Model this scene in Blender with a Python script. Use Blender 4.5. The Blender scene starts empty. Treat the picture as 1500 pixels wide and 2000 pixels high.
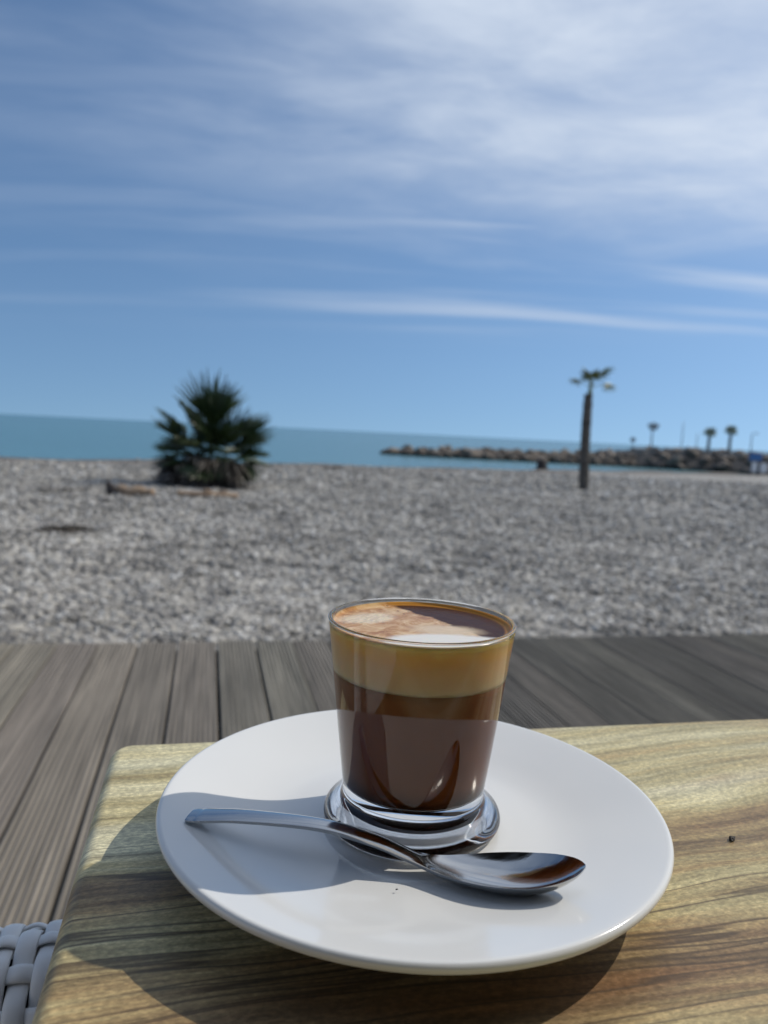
import bpy, bmesh, math, random
import numpy as np
from mathutils import Vector, Matrix

random.seed(7)
rng = np.random.default_rng(11)
scene = bpy.context.scene
COL = scene.collection
R = math.radians

# ------------------------------------------------------------------ camera
# world: +Y runs along the deck boards towards the sea, deck surface z = 0
CAM = np.array([0.0, 0.0, 0.8405])
HEAD, PITCH, ROLL, FPX = R(13.0), R(5.91), R(2.8), 1500.0
fw = np.array([math.sin(HEAD)*math.cos(PITCH), math.cos(HEAD)*math.cos(PITCH), -math.sin(PITCH)])
rt0 = np.array([math.cos(HEAD), -math.sin(HEAD), 0.0])
up0 = np.cross(rt0, fw)
rt = math.cos(ROLL)*rt0 + math.sin(ROLL)*up0
up = -math.sin(ROLL)*rt0 + math.cos(ROLL)*up0
cam_data = bpy.data.cameras.new('camera')
cam = bpy.data.objects.new('camera', cam_data)
COL.objects.link(cam)
cam.matrix_world = Matrix(((rt[0], up[0], -fw[0], CAM[0]), (rt[1], up[1], -fw[1], CAM[1]),
                           (rt[2], up[2], -fw[2], CAM[2]), (0, 0, 0, 1)))
cam_data.sensor_fit = 'HORIZONTAL'
cam_data.sensor_width = 36.0
cam_data.lens = 36.0*FPX/1500.0
cam_data.clip_start = 0.01
cam_data.clip_end = 90000
cam_data.dof.use_dof = True
cam_data.dof.focus_distance = 0.247
cam_data.dof.aperture_fstop = 18.5
scene.camera = cam

def pix(x, y, z):
    """photo pixel -> point on the horizontal plane of height z"""
    d = fw + rt*(x-750)/FPX + up*(1000-y)/FPX
    return CAM + d*((z-CAM[2])/d[2])

# ------------------------------------------------------------------ sky and sun
SUN_AZ, SUN_EL = R(77.0), R(44.0)
world = bpy.data.worlds.new('World')
scene.world = world
world.use_nodes = True

class NT:
    """small node-tree helper"""
    def __init__(self, tree):
        self.t = tree
        tree.nodes.clear()
    def n(self, kind, ins=None, **props):
        nd = self.t.nodes.new(kind)
        for k, v in props.items():
            setattr(nd, k, v)
        for k, v in (ins or {}).items():
            s = nd.inputs[k]
            if isinstance(v, bpy.types.NodeSocket):
                self.t.links.new(v, s)
            else:
                s.default_value = v
        return nd
    def link(self, a, b):
        self.t.links.new(a, b)
    def math(self, op, a, b=0.0, c=None, clamp=False):
        nd = self.n('ShaderNodeMath', operation=op, use_clamp=clamp)
        for i, v in enumerate((a, b, c)):
            if v is None: continue
            if isinstance(v, bpy.types.NodeSocket): self.link(v, nd.inputs[i])
            else: nd.inputs[i].default_value = v
        return nd.outputs[0]
    def vmath(self, op, a, b=None):
        nd = self.n('ShaderNodeVectorMath', operation=op)
        for i, v in enumerate((a, b)):
            if v is None: continue
            if isinstance(v, bpy.types.NodeSocket): self.link(v, nd.inputs[i])
            else: nd.inputs[i].default_value = v
        return nd.outputs[0]
    def mix(self, fac, a, b, blend='MIX'):
        nd = self.n('ShaderNodeMix', data_type='RGBA', blend_type=blend)
        for i, v in ((0, fac), (6, a), (7, b)):
            if isinstance(v, bpy.types.NodeSocket): self.link(v, nd.inputs[i])
            elif i == 0: nd.inputs[i].default_value = v
            else: nd.inputs[i].default_value = (*v[:3], 1)
        return nd.outputs[2]
    def ramp(self, fac, stops, interp='LINEAR'):
        nd = self.n('ShaderNodeValToRGB')
        cr = nd.color_ramp; cr.interpolation = interp
        while len(cr.elements) < len(stops): cr.elements.new(0.5)
        for e, (p, c) in zip(cr.elements, stops):
            e.position = p
            e.color = (c, c, c, 1) if isinstance(c, (int, float)) else (*c[:3], 1)
        self.link(fac, nd.inputs[0])
        return nd.outputs[0]
    def noise(self, vec, scale, detail=4.0, rough=0.5, dist=0.0):
        nd = self.n('ShaderNodeTexNoise', {'Scale': scale, 'Detail': detail, 'Roughness': rough, 'Distortion': dist})
        if vec is not None: self.link(vec, nd.inputs['Vector'])
        return nd.outputs[0]
    def mapping(self, vec, loc=(0, 0, 0), rot=(0, 0, 0), scale=(1, 1, 1)):
        nd = self.n('ShaderNodeMapping', {'Location': loc, 'Rotation': rot, 'Scale': scale})
        self.link(vec, nd.inputs['Vector'])
        return nd.outputs[0]
    def smooth(self, v, a, b):
        nd = self.n('ShaderNodeMapRange', {'From Min': a, 'From Max': b}, interpolation_type='SMOOTHSTEP')
        self.link(v, nd.inputs['Value'])
        return nd.outputs[0]

SKY_STRENGTH = 0.10
w = NT(world.node_tree)
tc = w.n('ShaderNodeTexCoord')
sep = w.n('ShaderNodeSeparateXYZ'); w.link(tc.outputs['Generated'], sep.inputs[0])
# the clear air of the day: the yellow band at the very horizon is left out by lifting the look-up a little
lift = w.n('ShaderNodeCombineXYZ'); w.link(sep.outputs[0], lift.inputs[0]); w.link(sep.outputs[1], lift.inputs[1])
w.link(w.math('ADD', w.math('MULTIPLY', sep.outputs[2], 0.84), 0.15), lift.inputs[2])
sky = w.n('ShaderNodeTexSky', sky_type='NISHITA', sun_disc=False, sun_elevation=SUN_EL,
          sun_rotation=SUN_AZ, altitude=0.0, air_density=1.0, dust_density=0.6, ozone_density=2.8)
w.link(w.vmath('NORMALIZE', lift.outputs[0]), sky.inputs['Vector'])
# a high cloud layer seen in plan: q.x to the right of the view, q.y away from it
zc = w.math('MAXIMUM', sep.outputs[2], 0.0)
den = w.math('ADD', zc, 0.10)
comb = w.n('ShaderNodeCombineXYZ')
w.link(w.math('DIVIDE', sep.outputs[0], den), comb.inputs[0]); w.link(w.math('DIVIDE', sep.outputs[1], den), comb.inputs[1])
q = w.mapping(comb.outputs[0], rot=(0, 0, HEAD))
qs = w.n('ShaderNodeSeparateXYZ'); w.link(q, qs.inputs[0])
n_big = w.noise(w.mapping(q, loc=(2.3, 5.1, 0), scale=(0.55, 0.8, 1)), 1.3, 5, 0.55, 0.4)
n_str = w.noise(w.mapping(q, loc=(4.0, 1.3, 0), rot=(0, 0, R(-14)), scale=(1.3, 2.1, 1)), 1.5, 7, 0.60, 0.5)
n_fine = w.noise(w.mapping(q, loc=(1.0, 9.3, 0), rot=(0, 0, R(-30)), scale=(2.4, 4.5, 1)), 2.2, 6, 0.6, 0.3)
wob = w.math('MULTIPLY', w.math('SUBTRACT', n_big, 0.5), 2.2)
bank = w.math('MULTIPLY', w.smooth(w.math('ADD', qs.outputs[0], wob), -1.05, 0.25),
              w.math('SUBTRACT', 1.0, w.smooth(w.math('ADD', qs.outputs[1], wob), 1.9, 3.1)))
tex = w.math('ADD', w.math('MULTIPLY', w.smooth(n_str, 0.32, 0.68), 0.55), w.math('MULTIPLY', n_fine, 0.55))
veil = w.math('MULTIPLY', bank, w.math('ADD', w.math('MULTIPLY', tex, 0.70), 0.30))
n_band = w.noise(w.mapping(q, loc=(7.7, 3.45, 0), rot=(0, 0, R(5)), scale=(0.30, 2.1, 1)), 1.1, 5, 0.5, 0.25)
band = w.math('MULTIPLY', w.math('MULTIPLY', w.smooth(n_band, 0.47, 0.70), w.math('ADD', w.math('MULTIPLY', w.smooth(qs.outputs[0], -1.3, 0.5), 0.8), 0.2)), w.math('SUBTRACT', 1.0, w.smooth(qs.outputs[1], 3.6, 4.6)))
haze_ = w.math('MULTIPLY', w.smooth(n_big, 0.35, 0.75), 0.12)
mask = w.math('MAXIMUM', w.math('MULTIPLY', veil, 0.95), w.math('MULTIPLY', band, 0.62))
mask = w.math('ADD', mask, w.math('MULTIPLY', haze_, w.smooth(sep.outputs[2], 0.05, 0.3)), clamp=True)
# thin cloud scatters more light near the sun
sv = (math.sin(SUN_AZ)*math.cos(SUN_EL), math.cos(SUN_AZ)*math.cos(SUN_EL), math.sin(SUN_EL))
dp = w.n('ShaderNodeVectorMath', {1: sv}, operation='DOT_PRODUCT'); w.link(tc.outputs['Generated'], dp.inputs[0])
glow = w.math('POWER', w.math('MAXIMUM', dp.outputs['Value'], 0.0), 2.5)
ccol = w.mix(glow, (4.9, 5.9, 7.5), (9.4, 10.0, 10.8))
skyb = w.mix(1.0, sky.outputs[0], (0.84, 0.985, 1.08), 'MULTIPLY')   # the camera's cool white balance
skyc = w.mix(mask, skyb, ccol)
bg = w.n('ShaderNodeBackground', {'Strength': SKY_STRENGTH}); w.link(skyc, bg.inputs[0])
wo = w.n('ShaderNodeOutputWorld'); w.link(bg.outputs[0], wo.inputs[0])

sun_data = bpy.data.lights.new('sun', 'SUN')
sun_data.energy = 2.6
sun_data.angle = R(0.55)
sun_data.color = (1.0, 0.92, 0.80)
sun = bpy.data.objects.new('sun', sun_data)
COL.objects.link(sun)
sun.rotation_euler = Vector(sv).to_track_quat('Z', 'Y').to_euler()
sun.location = (5, 2, 6)

scene.view_settings.view_transform = 'Standard'
scene.view_settings.look = 'None'
scene.view_settings.gamma = 1.0
scene.view_settings.use_curve_mapping = False
scene.view_settings.exposure = 0.0
scene.cycles.max_bounces = 14
scene.cycles.transmission_bounces = 12
scene.cycles.glossy_bounces = 6
scene.cycles.use_denoising = True
scene.cycles.sample_clamp_indirect = 6.0

# ------------------------------------------------------------------ helpers
def obj(name, mesh, mat=None, parent=None, loc=(0, 0, 0), rot=(0, 0, 0)):
    o = bpy.data.objects.new(name, mesh)
    COL.objects.link(o)
    o.location = loc; o.rotation_euler = rot
    if parent is not None: o.parent = parent
    if mat is not None and mesh is not None and not mesh.materials: mesh.materials.append(mat)
    return o

def thing(name, label, cat, loc=(0, 0, 0), rot=(0, 0, 0), group=None):
    o = obj(name, None, None, None, loc, rot)
    return tag(o, label, cat, group)

def tag(o, label, cat, group=None):
    o['label'] = label; o['category'] = cat
    if group: o['group'] = group
    return o

def struct(o):
    o['kind'] = 'structure'
    return o

def mesh_pd(name, verts, faces, smooth=True):
    me = bpy.data.meshes.new(name)
    me.from_pydata([tuple(map(float, v)) for v in verts], [], faces)
    if smooth: me.polygons.foreach_set('use_smooth', [True]*len(me.polygons))
    me.update()
    return me

def lathe(name, prof, seg=96):
    """prof: (r, z) list; r = 0 at an end closes it"""
    verts, faces, rings = [], [], []
    for r, z in prof:
        if r < 1e-7:
            rings.append([len(verts)]); verts.append((0, 0, z))
        else:
            rings.append(list(range(len(verts), len(verts)+seg)))
            for k in range(seg):
                a = 2*math.pi*k/seg
                verts.append((r*math.cos(a), r*math.sin(a), z))
    for A, B in zip(rings[:-1], rings[1:]):
        for k in range(seg):
            k2 = (k+1) % seg
            if len(A) == 1: faces.append((A[0], B[k2], B[k]))
            elif len(B) == 1: faces.append((A[k], A[k2], B[0]))
            else: faces.append((A[k], A[k2], B[k2], B[k]))
    me = mesh_pd(name, verts, faces)
    bm = bmesh.new(); bm.from_mesh(me); bmesh.ops.recalc_face_normals(bm, faces=bm.faces[:]); bm.to_mesh(me); bm.free()
    return me

def spline(pts, n):
    """Catmull-Rom through pts, n samples per span"""
    p = np.array(pts, float)
    q = np.vstack([2*p[0]-p[1], p, 2*p[-1]-p[-2]])
    out = []
    for i in range(1, len(q)-2):
        for k in range(n):
            t = k/n
            a, b, c, d = q[i-1], q[i], q[i+1], q[i+2]
            out.append(0.5*((2*b)+(-a+c)*t+(2*a-5*b+4*c-d)*t*t+(-a+3*b-3*c+d)*t**3))
    out.append(p[-1])
    return np.array(out)

def tube(name, path, radii, seg=10, cap=True, squash=None):
    path = [Vector(p) for p in path]
    verts, faces = [], []
    n = len(path)
    if not hasattr(radii, '__len__'): radii = [radii]*n
    ref = Vector((0, 0, 1)) if abs((path[-1]-path[0]).normalized().z) < 0.9 else Vector((1, 0, 0))
    for i in range(n):
        t = (path[min(i+1, n-1)]-path[max(i-1, 0)]).normalized()
        a = t.cross(ref).normalized(); b = t.cross(a).normalized()
        for k in range(seg):
            an = 2*math.pi*k/seg
            verts.append(path[i]+a*(math.cos(an)*radii[i])+b*(math.sin(an)*radii[i]*(squash or 1)))
    for i in range(n-1):
        for k in range(seg):
            k2 = (k+1) % seg
            faces.append((i*seg+k, i*seg+k2, (i+1)*seg+k2, (i+1)*seg+k))
    if cap:
        faces.append(tuple(range(seg-1, -1, -1)))
        faces.append(tuple((n-1)*seg+k for k in range(seg)))
    return mesh_pd(name, verts, faces)

def box(name, sx, sy, sz, bevel=0.0, seg=2, z0=None):
    bm = bmesh.new()
    bmesh.ops.create_cube(bm, size=1)
    bmesh.ops.scale(bm, vec=(sx, sy, sz), verts=bm.verts[:])
    if z0 is not None: bmesh.ops.translate(bm, vec=(0, 0, z0+sz/2), verts=bm.verts[:])
    if bevel: bmesh.ops.bevel(bm, geom=bm.edges[:], offset=bevel, segments=seg, affect='EDGES')
    me = bpy.data.meshes.new(name); bm.to_mesh(me); bm.free()
    return me

def rock_mesh(name, seed, sub=2, squash=(1, 0.8, 0.6), amp=0.35, freq=1.1):
    from mathutils import noise
    bm = bmesh.new()
    bmesh.ops.create_icosphere(bm, subdivisions=sub, radius=1)
    o = Vector((seed*7.3, seed*3.1, seed*1.7))
    for v in bm.verts:
        d = 1+amp*noise.noise(v.co*freq+o)+amp*0.5*noise.noise(v.co*freq*2.3+o)
        v.co = Vector((v.co.x*squash[0], v.co.y*squash[1], v.co.z*squash[2]))*d
    me = bpy.data.meshes.new(name); bm.to_mesh(me); bm.free()
    return me

MATS = {}
def mat(name, build):
    m = bpy.data.materials.new(name)
    m.use_nodes = True
    t = NT(m.node_tree)
    p = t.n('ShaderNodeBsdfPrincipled')
    out = t.n('ShaderNodeOutputMaterial'); t.link(p.outputs[0], out.inputs[0])
    build(t, p)
    MATS[name] = m
    return m

def setc(t, p, c, rough=0.5, **kw):
    if isinstance(c, bpy.types.NodeSocket): t.link(c, p.inputs['Base Color'])
    else: p.inputs['Base Color'].default_value = (*c, 1)
    if isinstance(rough, bpy.types.NodeSocket): t.link(rough, p.inputs['Roughness'])
    else: p.inputs['Roughness'].default_value = rough
    for k, v in kw.items():
        k = k.replace('_', ' ')
        if isinstance(v, bpy.types.NodeSocket): t.link(v, p.inputs[k])
        else: p.inputs[k].default_value = v

def bump(t, p, h, strength, dist):
    b = t.n('ShaderNodeBump', {'Strength': strength, 'Distance': dist})
    t.link(h, b.inputs['Height']); t.link(b.outputs[0], p.inputs['Normal'])

# ------------------------------------------------------------------ materials
def m_pebble_ground(t, p):
    g = t.n('ShaderNodeNewGeometry').outputs['Position']
    v = t.n('ShaderNodeTexVoronoi', {'Scale': 22.0, 'Randomness': 1.0}); t.link(g, v.inputs['Vector'])
    bw = t.n('ShaderNodeSeparateColor'); t.link(v.outputs['Color'], bw.inputs[0])
    c = t.ramp(bw.outputs[0], [(0, (0.13, 0.125, 0.12)), (0.35, (0.24, 0.23, 0.215)), (0.7, (0.36, 0.35, 0.325)), (1, (0.55, 0.53, 0.49))])
    big = t.noise(g, 0.9, 4, 0.6)
    c = t.mix(t.smooth(big, 0.35, 0.7), c, t.mix(0.6, c, (0.28, 0.27, 0.25)))
    # wet weed and damp shingle along the crest of the beach
    s = t.n('ShaderNodeSeparateXYZ'); t.link(g, s.inputs[0])
    q = t.math('SUBTRACT', s.outputs[1], t.math('MULTIPLY', s.outputs[0], 0.347))
    q = t.math('ADD', q, t.math('MULTIPLY', t.noise(g, 0.35, 5, 0.6), 2.6))
    wet = t.math('MULTIPLY', t.smooth(q, 21.9, 22.8), t.ramp(t.noise(t.mapping(g, scale=(0.5, 1.6, 1)), 1.2, 5, 0.65), [(0.30, 0.25), (0.50, 1.0)]))
    c = t.mix(t.math('MULTIPLY', wet, 0.8), c, (0.085, 0.062, 0.045))
    setc(t, p, c, 0.85)
    bump(t, p, t.math('MULTIPLY', v.outputs['Distance'], -1.0), 1.0, 0.03)
PEBBLE_GROUND = mat('shingle_bed', m_pebble_ground)

def m_pebble(t, p):
    oi = t.n('ShaderNodeObjectInfo')
    ge = t.n('ShaderNodeNewGeometry').outputs['Position']
    c = t.ramp(oi.outputs['Random'], [(0, (0.12, 0.113, 0.105)), (0.22, (0.24, 0.225, 0.205)), (0.55, (0.345, 0.325, 0.29)),
                                     (0.78, (0.47, 0.435, 0.37)), (0.92, (0.60, 0.575, 0.53)), (1, (0.74, 0.73, 0.70))])
    f = t.noise(ge, 60, 4, 0.6)
    c = t.mix(0.2, c, t.ramp(f, [(0.3, 0.10), (0.75, 0.5)]))
    patch = t.noise(ge, 1.7, 4, 0.6)
    c = t.mix(1.0, c, t.ramp(patch, [(0.33, 0.70), (0.5, 0.99), (0.68, 1.20)]), 'MULTIPLY')
    setc(t, p, c, 0.75)
PEBBLE = mat('pebble_stone', m_pebble)

def m_sea(t, p):
    g = t.n('ShaderNodeNewGeometry').outputs['Position']
    a = t.noise(t.mapping(g, rot=(0, 0, R(18)), scale=(0.35, 1.0, 1)), 0.8, 5, 0.6)
    b = t.noise(t.mapping(g, rot=(0, 0, R(-8)), scale=(0.25, 0.7, 1)), 0.12, 4, 0.6)
    big = t.noise(t.mapping(g, scale=(0.004, 0.02, 1)), 1.0, 3, 0.5)
    c = t.mix(big, (0.070, 0.185, 0.215), (0.085, 0.215, 0.250))
    setc(t, p, c, 0.22, IOR=1.33)
    bump(t, p, t.math('ADD', a, t.math('MULTIPLY', b, 2.0)), 0.9, 0.35)
SEA = mat('sea_water', m_sea)

def m_deck(t, p):
    tcn = t.n('ShaderNodeTexCoord').outputs['Object']
    oi = t.n('ShaderNodeObjectInfo')
    rnd = oi.outputs['Random']
    off = t.n('ShaderNodeCombineXYZ'); t.link(t.math('MULTIPLY', rnd, 37.0), off.inputs[0]); t.link(t.math('MULTIPLY', rnd, 91.0), off.inputs[1])
    v = t.vmath('ADD', tcn, off.outputs[0])
    g1 = t.noise(t.mapping(v, scale=(90, 2.2, 90)), 1.0, 6, 0.6, 0.4)
    g2 = t.noise(t.mapping(v, scale=(14, 1.1, 14)), 1.0, 4, 0.55)
    g3 = t.noise(v, 240, 3, 0.6)
    base = t.ramp(rnd, [(0, (0.185, 0.170, 0.143)), (0.3, (0.265, 0.245, 0.200)), (0.6, (0.220, 0.198, 0.168)), (0.8, (0.280, 0.248, 0.205)), (1, (0.235, 0.207, 0.183))])
    dark = t.ramp(g1, [(0.28, 0.45), (0.62, 1.12)])
    c = t.mix(1.0, base, dark, 'MULTIPLY')
    c = t.mix(1.0, c, t.ramp(g2, [(0.3, 0.72), (0.7, 1.15)]), 'MULTIPLY')
    c = t.mix(1.0, c, t.ramp(g3, [(0.25, 0.8), (0.75, 1.12)]), 'MULTIPLY')
    setc(t, p, c, 0.8)
    bump(t, p, g1, 0.5, 0.0012)
DECK = mat('weathered_decking', m_deck)
mat('dark_underlay', lambda t, p: setc(t, p, t.mix(t.noise(t.n('ShaderNodeTexCoord').outputs['Object'], 20), (0.02, 0.018, 0.016), (0.05, 0.045, 0.04)), 0.9))

def m_table(t, p):
    o = t.n('ShaderNodeTexCoord').outputs['Object']
    warp = t.noise(t.mapping(o, scale=(3.0, 8, 1)), 1.0, 3, 0.5)
    yv = t.n('ShaderNodeCombineXYZ'); t.link(t.math('MULTIPLY', t.math('SUBTRACT', warp, 0.5), 0.05), yv.inputs[1])
    v = t.vmath('ADD', t.mapping(o, rot=(0, 0, R(-4))), yv.outputs[0])
    bands = t.noise(t.mapping(v, loc=(0.3, 0.9, 0), scale=(1.6, 26, 1)), 1.0, 7, 0.66)
    fine = t.noise(t.mapping(v, scale=(9, 190, 1)), 1.0, 5, 0.65)
    fleck = t.noise(t.mapping(v, scale=(480, 900, 1)), 1.0, 4, 0.7)
    streak = t.noise(t.mapping(v, loc=(5, 2, 0), scale=(2.2, 75, 1)), 1.0, 3, 0.5, 0.25)
    red = t.noise(t.mapping(v, loc=(1, 7, 0), scale=(5, 40, 1)), 1.0, 4, 0.6)
    c = t.ramp(bands, [(0.32, (0.110, 0.070, 0.036)), (0.40, (0.240, 0.165, 0.085)), (0.455, (0.390, 0.290, 0.140)), (0.53, (0.545, 0.470, 0.250)), (0.65, (0.68, 0.64, 0.43))])
    c = t.mix(t.math('MULTIPLY', t.smooth(red, 0.50, 0.72), 0.55), c, (0.29, 0.145, 0.062))
    c = t.mix(1.0, c, t.ramp(fine, [(0.28, 0.60), (0.5, 1.02), (0.72, 1.32)]), 'MULTIPLY')
    c = t.mix(1.0, c, t.ramp(fleck, [(0.32, 0.62), (0.52, 0.96), (0.70, 1.40)]), 'MULTIPLY')
    ln = t.ramp(streak, [(0.485, 0.0), (0.499, 1.0), (0.506, 1.0), (0.53, 0.0)])
    ln = t.math('MULTIPLY', ln, t.smooth(t.noise(t.mapping(v, scale=(3, 9, 1)), 1.0, 2), 0.42, 0.62))
    c = t.mix(t.math('MULTIPLY', ln, 0.8), c, (0.075, 0.05, 0.03))
    setc(t, p, c, t.ramp(fleck, [(0.3, 0.36), (0.7, 0.5)]))
    p.inputs['Specular IOR Level'].default_value = 0.32
    bump(t, p, t.math('ADD', fleck, t.math('MULTIPLY', fine, 0.8)), 0.35, 0.0004)
TABLE = mat('printed_wood_laminate', m_table)

def m_porcelain(t, p):
    o = t.n('ShaderNodeTexCoord').outputs['Object']
    n = t.noise(o, 35, 3)
    setc(t, p, t.mix(n, (0.765, 0.780, 0.780), (0.785, 0.80, 0.80)), t.ramp(n, [(0.3, 0.10), (0.7, 0.16)]), IOR=1.5)
    p.inputs['Coat Weight'].default_value = 0.3; p.inputs['Coat Roughness'].default_value = 0.05
    bump(t, p, t.noise(o, 60, 2), 0.05, 0.0005)
PORCELAIN = mat('white_porcelain', m_porcelain)

def m_glass(t, p):
    setc(t, p, (0.985, 0.99, 0.99), 0.0, IOR=1.5)
    p.inputs['Transmission Weight'].default_value = 1.0
GLASS = mat('clear_glass', m_glass)

def m_steel(t, p):
    o = t.n('ShaderNodeTexCoord').outputs['Object']
    n = t.noise(t.mapping(o, scale=(60, 900, 400)), 1.0, 4, 0.6)
    s = t.noise(o, 300, 4, 0.7)
    setc(t, p, (0.50, 0.50, 0.50), t.ramp(n, [(0.3, 0.07), (0.7, 0.16)]), Metallic=1.0)
    bump(t, p, t.math('ADD', n, t.math('MULTIPLY', s, 0.5)), 0.04, 0.0003)
STEEL = mat('brushed_steel', m_steel)

def m_coffee(t, p):
    o = t.n('ShaderNodeTexCoord').outputs['Object']
    n = t.noise(o, 90, 3)
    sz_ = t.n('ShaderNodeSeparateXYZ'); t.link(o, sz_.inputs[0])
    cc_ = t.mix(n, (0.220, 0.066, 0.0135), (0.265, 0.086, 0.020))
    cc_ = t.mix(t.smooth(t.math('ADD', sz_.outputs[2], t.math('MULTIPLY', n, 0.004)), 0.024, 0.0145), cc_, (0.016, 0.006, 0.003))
    setc(t, p, cc_, 0.4)
    p.inputs['Specular IOR Level'].default_value = 0.03
    p.inputs['Subsurface Weight'].default_value = 0.25
    p.inputs['Subsurface Radius'].default_value = (0.006, 0.002, 0.0008)
    p.inputs['Subsurface Scale'].default_value = 1.0
COFFEE = mat('dark_coffee', m_coffee)

def m_foam(t, p):
    o = t.n('ShaderNodeTexCoord').outputs['Object']
    s = t.n('ShaderNodeSeparateXYZ'); t.link(o, s.inputs[0])
    wob = t.math('MULTIPLY', t.math('SUBTRACT', t.noise(t.mapping(o, scale=(70, 70, 250)), 1.0, 4, 0.6), 0.5), 0.004)
    z = t.math('ADD', s.outputs[2], wob)
    c = t.ramp(t.n('ShaderNodeMapRange', {'Value': z, 'From Min': 0.0522, 'From Max': 0.0675}).outputs[0],
               [(0.0, (0.52, 0.33, 0.15)), (0.05, (0.82, 0.63, 0.38)), (0.30, (0.80, 0.575, 0.31)), (0.58, (0.82, 0.54, 0.245)), (0.80, (0.90, 0.53, 0.16)), (1.0, (0.88, 0.46, 0.115))])
    setc(t, p, c, 0.5)
    p.inputs['Specular IOR Level'].default_value = 0.03
    p.inputs['Subsurface Weight'].default_value = 0.7
    p.inputs['Subsurface Radius'].default_value = (0.006, 0.0035, 0.0015)
    p.inputs['Subsurface Scale'].default_value = 1.0
FOAM = mat('cream_foam', m_foam)

def m_crema(t, p):
    """top of the drink: tan crema, a white milk spot and a dark espresso pool"""
    o = t.n('ShaderNodeTexCoord').outputs['Object']
    s = t.n('ShaderNodeSeparateXYZ'); t.link(o, s.inputs[0])
    w1 = t.math('MULTIPLY', t.math('SUBTRACT', t.noise(o, 95, 5, 0.6, 0.6), 0.5), 0.012)
    w2 = t.math('MULTIPLY', t.math('SUBTRACT', t.noise(t.vmath('ADD', o, (0.3, 0.1, 0)), 60, 4, 0.6), 0.5), 0.010)
    def spot(cx, cy, ax, ay, ang, wb, e0, e1):
        dx = t.math('SUBTRACT', s.outputs[0], cx); dy = t.math('SUBTRACT', s.outputs[1], cy)
        ca, sa = math.cos(ang), math.sin(ang)
        u = t.math('DIVIDE', t.math('ADD', t.math('MULTIPLY', dx, ca), t.math('MULTIPLY', dy, sa)), ax)
        v = t.math('DIVIDE', t.math('SUBTRACT', t.math('MULTIPLY', dy, ca), t.math('MULTIPLY', dx, sa)), ay)
        d = t.math('SQRT', t.math('ADD', t.math('MULTIPLY', u, u), t.math('MULTIPLY', v, v)))
        d = t.math('ADD', d, t.math('MULTIPLY', wb, 55.0))
        return t.math('SUBTRACT', 1.0, t.smooth(d, e0, e1))
    n1 = t.noise(o, 160, 6, 0.65, 0.8)
    tan = t.ramp(n1, [(0.33, (0.34, 0.13, 0.030)), (0.47, (0.56, 0.29, 0.095)), (0.63, (0.80, 0.56, 0.30))])
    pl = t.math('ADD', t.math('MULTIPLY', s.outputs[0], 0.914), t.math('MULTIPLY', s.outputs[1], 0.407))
    espresso_shade = t.smooth(t.math('ADD', pl, t.math('MULTIPLY', w1, 0.8)), 0.0066, 0.0090)  # espresso tone plus the shade of the glass wall, painted in
    c = t.mix(espresso_shade, tan, (0.060, 0.020, 0.006))
    pale = spot(0.006, -0.008, 0.013, 0.007, R(-12), w1, 0.45, 1.25)
    c = t.mix(t.math('MULTIPLY', pale, 0.8), c, (0.80, 0.64, 0.44))
    milk = spot(0.0025, -0.0225, 0.0205, 0.0105, R(-6), w2, 0.80, 1.14)
    c = t.mix(milk, c, (0.86, 0.82, 0.76))
    rad = t.math('SQRT', t.math('ADD', t.math('MULTIPLY', s.outputs[0], s.outputs[0]), t.math('MULTIPLY', s.outputs[1], s.outputs[1])))
    c = t.mix(t.math("MULTIPLY", t.smooth(rad, 0.0270, 0.0286), t.ramp(espresso_shade, [(0.0, 0.35), (1.0, 0.9)])), c, (0.56, 0.25, 0.045))  # light glowing through the film on the wall, painted as an amber ring
    # bubbles, and the glare on them painted as a pale patch
    vo = t.n('ShaderNodeTexVoronoi', {'Scale': 520.0}); t.link(o, vo.inputs['Vector'])
    bub_glare = spot(-0.017, 0.009, 0.011, 0.008, R(20), w1, 0.6, 1.1)
    holes = t.math('MULTIPLY', t.math('LESS_THAN', vo.outputs['Distance'], 0.22), t.math('MULTIPLY', bub_glare, 0.7))
    vo2 = t.n('ShaderNodeTexVoronoi', {'Scale': 170.0}); t.link(o, vo2.inputs['Vector'])
    holes2 = t.math('MULTIPLY', t.math('LESS_THAN', vo2.outputs['Distance'], 0.085), t.math('SUBTRACT', 1.0, milk))
    c = t.mix(t.math('MAXIMUM', holes, holes2), c, (0.11, 0.045, 0.015))
    c = t.mix(t.math('MULTIPLY', bub_glare, 0.6), c, (0.95, 0.86, 0.68))
    setc(t, p, c, 0.22)
    t.link(t.ramp(espresso_shade, [(0.0, 0.22), (1.0, 0.03)]), p.inputs['Specular IOR Level'])
    p.inputs['Subsurface Weight'].default_value = 0.2
    p.inputs['Subsurface Radius'].default_value = (0.002, 0.001, 0.0005)
    p.inputs['Subsurface Scale'].default_value = 1.0
    h = t.math('ADD', t.math('MULTIPLY', vo.outputs['Distance'], t.math('MULTIPLY', bub_glare, 1.0)), t.math('MULTIPLY', n1, 0.35))
    bump(t, p, h, 0.5, 0.0006)
CREMA = mat('crema_surface', m_crema)

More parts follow.
